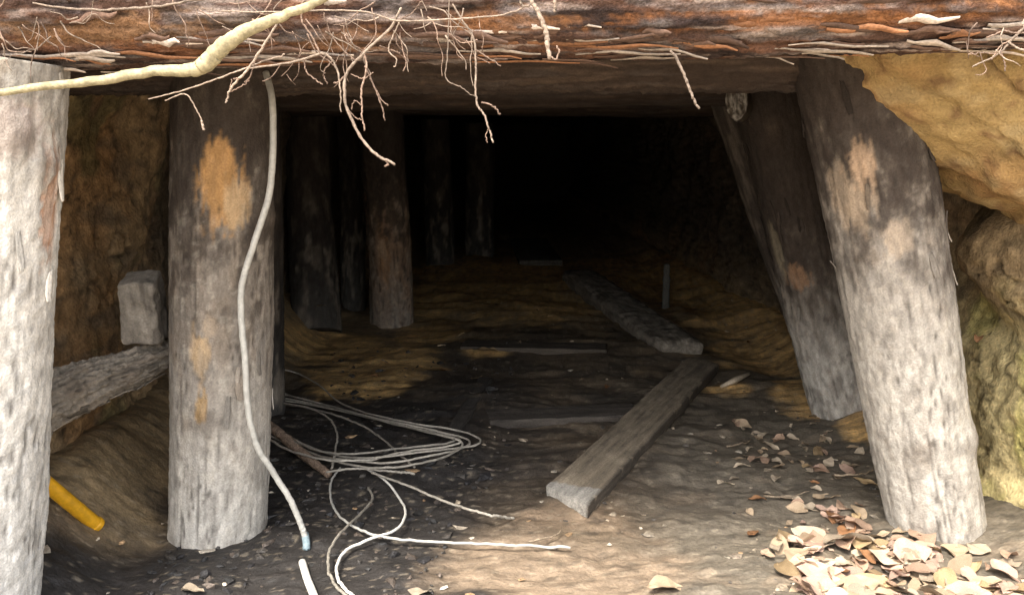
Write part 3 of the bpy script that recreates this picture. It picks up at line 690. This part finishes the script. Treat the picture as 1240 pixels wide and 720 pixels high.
root_thing('thick white root with a hooked tip hanging over the middle of the front beam', 1.42, [
  ([(636, -12), (645, 4), (655, 22), (662, 44), (665, 71)], [.0032, .0045, .0050, .0055, .0042]), ([(664, 66), (672, 72), (677, 64), (674, 56)], .0018), ([(628, -10), (632, 6), (640, 8)], .0024), ([(672, -10), (672, 14)], .004)])
root_thing('straight white root dangling alone near the dark leaning prop', 1.45, [
  ([(812, 62), (820, 72), (830, 95), (838, 115), (846, 132)], [.0028, .0032, .0030, .0026])])
root_thing('tangle of roots reaching down beside the bent branch, tips above the scarred prop', 1.44, [
  ([(345, 12), (330, 38), (316, 60), (300, 84), (284, 102), (277, 112), (274, 125)], [.0022, .0028, .0026, .0020]),
  ([(300, 84), (292, 94), (282, 96)], .0016), ([(312, 64), (303, 92), (296, 100)], .0014), ([(276, 112), (290, 106), (302, 98)], .0012), ([(278, 108), (281, 96)], .001)])
root_thing('pale bent root curling along the lower beam edge below the branch end', 1.44, [
  ([(300, 83), (340, 78), (368, 72), (388, 65), (400, 70), (408, 84), (412, 104), (413, 136)], [.0020, .0024, .0028, .0022, .0014]),
  ([(388, 66), (378, 45), (366, 25), (368, 0)], .0020), ([(402, 74), (392, 88), (396, 102)], .0014), ([(368, 72), (372, 88), (390, 103)], .0015), ([(340, 78), (330, 92), (318, 100)], .0011)])
root_thing('fine root loop hanging under the beam right of the long forked root', 1.45, [
  ([(484, 26), (474, 48), (471, 62), (480, 72), (478, 82)], [.0016, .0016, .0012]), ([(484, 40), (488, 62), (492, 74), (488, 86)], .0013), ([(472, 60), (484, 64)], .001)])
root_thing('small dark root tip with a pale bead hanging beside the scarred prop', 1.46, [
  ([(200, 122, .02), (224, 114), (238, 132), (246, 154)], [.0013, .0015, .0016, .0012]), ([(244, 146), (247, 157)], .0026)])
root_thing('thin pale root slanting along under the beam from the branch bend', 1.45, [
  ([(180, 120), (220, 110), (262, 96), (320, 74), (345, 66)], [.0012, .0018, .0016])])
root_thing('tuft of straw-coloured rootlets hanging from the beam at the right edge', 1.46, [
  ([(1262, 28), (1238, 36), (1222, 52), (1208, 66), (1178, 80)], [.0026, .0028, .0022, .0014]),
  ([(1240, 40), (1228, 40), (1215, 38), (1195, 46)], .0017), ([(1222, 52), (1236, 60), (1256, 62)], .0022), ([(1212, 62), (1216, 74), (1217, 86)], .0014), ([(1208, 66), (1188, 64), (1172, 66)], .0013), ([(1232, 44), (1212, 56), (1200, 72)], .0014), ([(1170, 50), (1172, 62), (1184, 68)], .0009)])
root_thing('long thin white root lying along the top edge of the beam at the upper left', 1.42, [
  ([(40, 4), (70, 9), (115, 12), (160, 10), (210, 5), (260, -4)], [.0018, .0024, .0026, .0022])])
root_thing('thin white root stretched along the beam toward the thick hooked root', 1.43, [
  ([(250, 13), (320, 15), (390, 13), (440, 14), (482, 25), (540, 24), (600, 19), (645, 6)], [.0014, .0018, .0018, .0018, .0014]), ([(482, 25), (500, 15), (510, 2)], .0012)])
# free fine rootlets matted on the beam
def root_mat():
    r_ = random.Random(9); root = None
    spots = [(330, 50), (380, 30), (430, 40), (470, 25), (520, 25), (30, 25), (60, 40), (1200, 35), (560, 40), (300, 20), (350, 80), (240, 25)]
    k = 0
    for n in range(80):
        su, sv = r_.choice(spots); u = su+r_.gauss(0, 28); v = sv+r_.gauss(0, 14); ang = r_.gauss(1.4, .7); pts = []
        for q in range(r_.randint(4, 8)):
            pts.append(at(u, v, 1.452 + .012*r_.random())); ang += r_.gauss(0, .35); st_ = r_.uniform(6, 13); u += st_*math.cos(ang); v += st_*math.sin(ang)
            if v > 108: break
        if len(pts) < 3: continue
        P = tube_mesh('rootlet', pts, [r_.uniform(.0006, .0016), .0005], n=len(pts)*4, seg=4)
        if root is None:
            root = link('root_mat', P, M_ROOTD); tag(root, 'mat of fine brown rootlets clinging to the front beam', 'roots')
        else: link('rootlet', P, M_ROOT if r_.random() < .45 else M_ROOTD, root)
root_mat()

# ------------------------------------------------------------------ dry leaves, one object each
def leaf_mesh(k):
    r_ = random.Random(40+k); nl, nw = 12, 4; V = []
    curl = r_.uniform(.1, .8)*r_.choice((-1, 1, 1)); fold = r_.uniform(.02, .55); tw = r_.uniform(-1.3, 1.3); wr = r_.uniform(.20, .36); bend = r_.uniform(-.25, .25)
    for i in range(nl+1):
        t = i/nl; wd = wr*(math.sin(math.pi*t**.85)**.85)*(1+.12*math.sin(7*t+k*2.1))+.008
        a = curl*(t-.5); x0 = (math.sin(a)/curl if abs(curl) > .05 else t-.5); z0 = ((1-math.cos(a))/curl if abs(curl) > .05 else 0)
        for j in range(nw+1):
            s = j/nw*2-1; y_ = s*wd*math.cos(fold*abs(s)); z_ = abs(s)*wd*math.sin(fold)*1.0 + .035*math.sin(8*t+4*s+k)*abs(s) + .015*math.sin(17*t+2*k)
            ty = tw*(t-.5); y2 = y_*math.cos(ty)-z_*math.sin(ty); z2 = y_*math.sin(ty)+z_*math.cos(ty)
            V.append((x0 + .03*math.sin(7*s+k), y2+bend*(t-.5)**2*2, z0+z2))
    V = np.array(V); V[:, 2] -= V[:, 2].min()
    F = []
    for i in range(nl):
        for j in range(nw): q = i*(nw+1)+j; F.append((q, q+1, q+nw+2, q+nw+1))
    return V, np.array(F)
leafv = [leaf_mesh(k) for k in range(14)]
leafme = [[None]*len(M_LEAF) for _ in leafv]
def leaf(p, size, rz, tilt, k, m, label, group):
    if leafme[k][m] is None:
        me = raw_mesh('dead_leaf', leafv[k][0], leafv[k][1]); me.materials.append(M_LEAF[m]); leafme[k][m] = me
    o = bpy.data.objects.new('dead_leaf', leafme[k][m]); COL.objects.link(o)
    o.location = p; o.scale = (size,)*3; o.rotation_euler = (tilt[0], tilt[1], rz)
    tag(o, label % TONE[m] if '%s' in label else label, 'leaf', group); return o
lr = random.Random(77)
single = [  # u, v, size, heading, material, label
 (920, 527, .060, .2, 2, 'pale leaf at the far end of the thin leaf scatter right of the plank'),
 (985, 514, .036, .6, 2, 'tiny cream leaf lying alone before the foot of the dark leaning prop'),
 (898, 565, .050, 0., 2, 'cream leaf lying alone at the plank side of the thin leaf scatter'),
 (957, 604, .060, .0, 2, 'thin flat cream leaf just short of the leaf heap'),
 (1000, 603, .085, .25, 0, 'long tan leaf lying across the upper end of the leaf heap'),
 (1050, 584, .075, -.5, 4, 'curled orange-tan leaf against the chalky prop, above the heap'),
 (1075, 579, .060, .0, 2, 'pale narrow leaf touching the side of the chalky prop'),
 (912, 646, .055, .9, 3, 'rust-brown leaf at the near tip of the leaf heap'),
 (805, 712, .080, .1, 0, 'tan leaf alone at the bottom edge beside the mud patch'),
 (232, 716, .060, -.4, 2, 'pale leaf on black soil in front of the scarred prop'),
 (508, 718, .050, .2, 2, 'pale leaf at the bottom edge between wire loop and mud patch'),
 (1185, 411, .05, 1.2, 3, 'small brown leaf caught on the rock right of the chalky prop'),
 (1165, 645, .075, -.3, 0, 'tan leaf leaning on the foot of the chalky prop'),
 (590, 424, .085, .1, 4, 'ochre leaf on the dark floor in the middle of the tunnel'),
]
for n, (u, v, s, rz, m, lab) in enumerate(single):
    p = gnd(u, v, .004)
    if 'rock' in lab: p = at(u, v, 2.10)
    leaf(p, s, rz, (lr.uniform(-.2, .2), lr.uniform(-.2, .2)), n % 10, m, lab, 'single dry leaves')
TONE = ['pale tan', 'pinkish', 'cream', 'rust-brown', 'straw-coloured', 'rosy tan']
LH = 'one of the %s dry leaves heaped before the foot of the chalky prop'
LS = 'one of the %s dry leaves thinly scattered between the plank and the chalky prop'
LG = 'one of the odd %s dry leaf scraps strewn over the dark tunnel floor'
heap = 0
while heap < 200:
    u = lr.uniform(925, 1290); v = lr.uniform(612, 735)
    lo = np.interp(u, [925, 960, 1010, 1080, 1130, 1200, 1290], [645, 618, 600, 622, 655, 668, 685]); hi = np.interp(u, [925, 960, 990, 1300], [668, 700, 740, 745])
    if not (lo < v < hi): continue
    edge = min(v-lo, 40)/40
    if lr.random() > .22+.78*edge**1.5: continue
    p = gnd(u, v, lr.uniform(.002, .005+.010*edge))
    leaf(p, lr.choice((lr.uniform(.018, .045), lr.uniform(.045, .08), lr.uniform(.06, .105))), lr.uniform(-3.2, 3.2), (lr.gauss(0, .26), lr.gauss(0, .20)), lr.randrange(14), lr.choices(range(6), [3, 3.4, 2.6, .45, 1.3, 3.2])[0], LH, 'leaf heap'); heap += 1
for n in range(70):
    u = lr.gauss(975, 55); v = lr.gauss(555, 32)
    if not (860 < u < 1085 and 505 < v < 625): continue
    leaf(gnd(u, v, .004), lr.uniform(.025, .062), lr.uniform(-3.2, 3.2), (lr.gauss(0, .25), lr.gauss(0, .25)), lr.randrange(14), lr.choices(range(6), [3, 2, 3, .8, 1.5, 2])[0], LS, 'thin leaf scatter')
for n in range(34):
    u = lr.uniform(380, 960); v = lr.uniform(325, 470)
    if 420 < u < 520 and v < 405 or 700 < u < 870 and v < 440: continue
    leaf(gnd(u, v, .004), lr.uniform(.03, .055), lr.uniform(-3.2, 3.2), (lr.gauss(0, .2), lr.gauss(0, .2)), lr.randrange(14), lr.choices([0, 3, 4], [1, 1.5, 2])[0], LG, 'leaf scraps in the tunnel')

M_TWIG = attr_mat('dry_twig', (60, 60, 60), 240, .4, .5, .002, base=(.30, .23, .16))
for n, (u, v, du, dv, lab) in enumerate([(925, 600, 55, -3, 'thin pale twig lying before the upper tip of the leaf heap'), (1010, 575, 48, -6, 'thin twig between the scattered leaves and the chalky prop'),
        (960, 668, 60, -14, 'twig lying across the near side of the leaf heap'), (1120, 690, 70, 12, 'twig among the leaves right below the chalky prop'), (880, 540, 30, -8, 'short twig beside the plank at the thin leaf scatter'), (640, 655, 40, -12, 'short twig at the rim of the mud patch near the wire end')]):
    g0, g1, g2 = gnd(u, v, .012), gnd(u+du*.5, v+dv*.5+2, .018), gnd(u+du, v+dv, .012)
    o = tube('twig', [g0, g1, g2], [.0032, .0028, .0015], M_TWIG, n=20, seg=6, rough=.4, seed=n, kink=.006)
    tag(o, lab, 'twig', 'twigs on the floor')

# ------------------------------------------------------------------ crumbs of coal, stone and wood on the floor
def scatter_stuff(name, n, sampler, size, flat, colours, seed, mat, label):
    g = np.random.default_rng(seed)
    ico = np.array([(-1, 1.618, 0), (1, 1.618, 0), (-1, -1.618, 0), (1, -1.618, 0), (0, -1, 1.618), (0, 1, 1.618), (0, -1, -1.618), (0, 1, -1.618), (1.618, 0, -1), (1.618, 0, 1), (-1.618, 0, -1), (-1.618, 0, 1)])/1.9
    fc = np.array([(0, 11, 5), (0, 5, 1), (0, 1, 7), (0, 7, 10), (0, 10, 11), (1, 5, 9), (5, 11, 4), (11, 10, 2), (10, 7, 6), (7, 1, 8), (3, 9, 4), (3, 4, 2), (3, 2, 6), (3, 6, 8), (3, 8, 9), (4, 9, 5), (2, 4, 11), (6, 2, 10), (8, 6, 7), (9, 8, 1)])
    xy = sampler(g, n); n = len(xy); z = floor_z(xy[:, 0], xy[:, 1])
    s = size[0]*(size[1]/size[0])**(g.random(n)**1.8)
    sc3 = np.stack([s*g.uniform(.7, 1.5, n), s*g.uniform(.5, 1.0, n), s*flat*g.uniform(.6, 1.3, n)], 1)
    V = ico[None]*(1+.35*g.normal(size=(n, 12, 1)))*sc3[:, None]
    a = g.uniform(0, 6.28, n); ca, sa = np.cos(a)[:, None], np.sin(a)[:, None]
    X = V[..., 0]*ca-V[..., 1]*sa; Y = V[..., 0]*sa+V[..., 1]*ca
    V = np.stack([X+xy[:, :1], Y+xy[:, 1:], V[..., 2]+(z+s*flat*.3)[:, None]], -1).reshape(-1, 3)
    F = (fc[None]+(np.arange(n)*12)[:, None, None]).reshape(-1, 3)
    c = np.repeat(np.array(colours)[g.integers(0, len(colours), n)]*g.uniform(.7, 1.3, (n, 1)), 12, 0)
    o = link(name, raw_mesh(name, V, F, c, smooth=False), mat); tag(o, label, 'debris', None, 'stuff')
def samp(x0, x1, y0, y1, bias=None):
    def f(g, n):
        y_ = 1/g.uniform(1/y1, 1/y0, n*2); x_ = g.uniform(x0, x1, n*2); P = xyz(x_, y_, 0*x_)
        k = fbm(P*3, 3, 151) + g.normal(0, .25, n*2) > 0
        if bias: k &= bias(x_, y_, g)
        return np.stack([x_, y_], 1)[k][:n]
    return f
scatter_stuff('coal_rubble', 1500, samp(-1.1, .0, 1.5, 4.0, lambda x, y, g: ((x < -.15) | (y > 2.1)) & (x > -.80)), (.002, .016), .55, [(.03, .028, .026), (.05, .043, .036), (.022, .02, .02), (.09, .07, .055)], 161, M_COAL, 'black coal crumbs and small stones over the dark floor')
scatter_stuff('soil_crumbs', 380, samp(-.2, 1.25, 1.6, 5.0, lambda x, y, g: np.hypot((x-.09)/.36, (y-1.82)/.24) > 1), (.002, .012), .5, [(.22, .18, .13), (.14, .11, .08), (.30, .24, .17), (.07, .06, .05)], 163, M_COAL, 'grey and tan soil crumbs over the trodden floor')
scatter_stuff('wood_chip_litter', 110, samp(-1.0, 1.25, 1.6, 5.5), (.005, .018), .22, [(.46, .38, .28), (.55, .48, .38), (.34, .22, .12)], 165, M_COAL, 'tiny pale wood chips littering the floor')
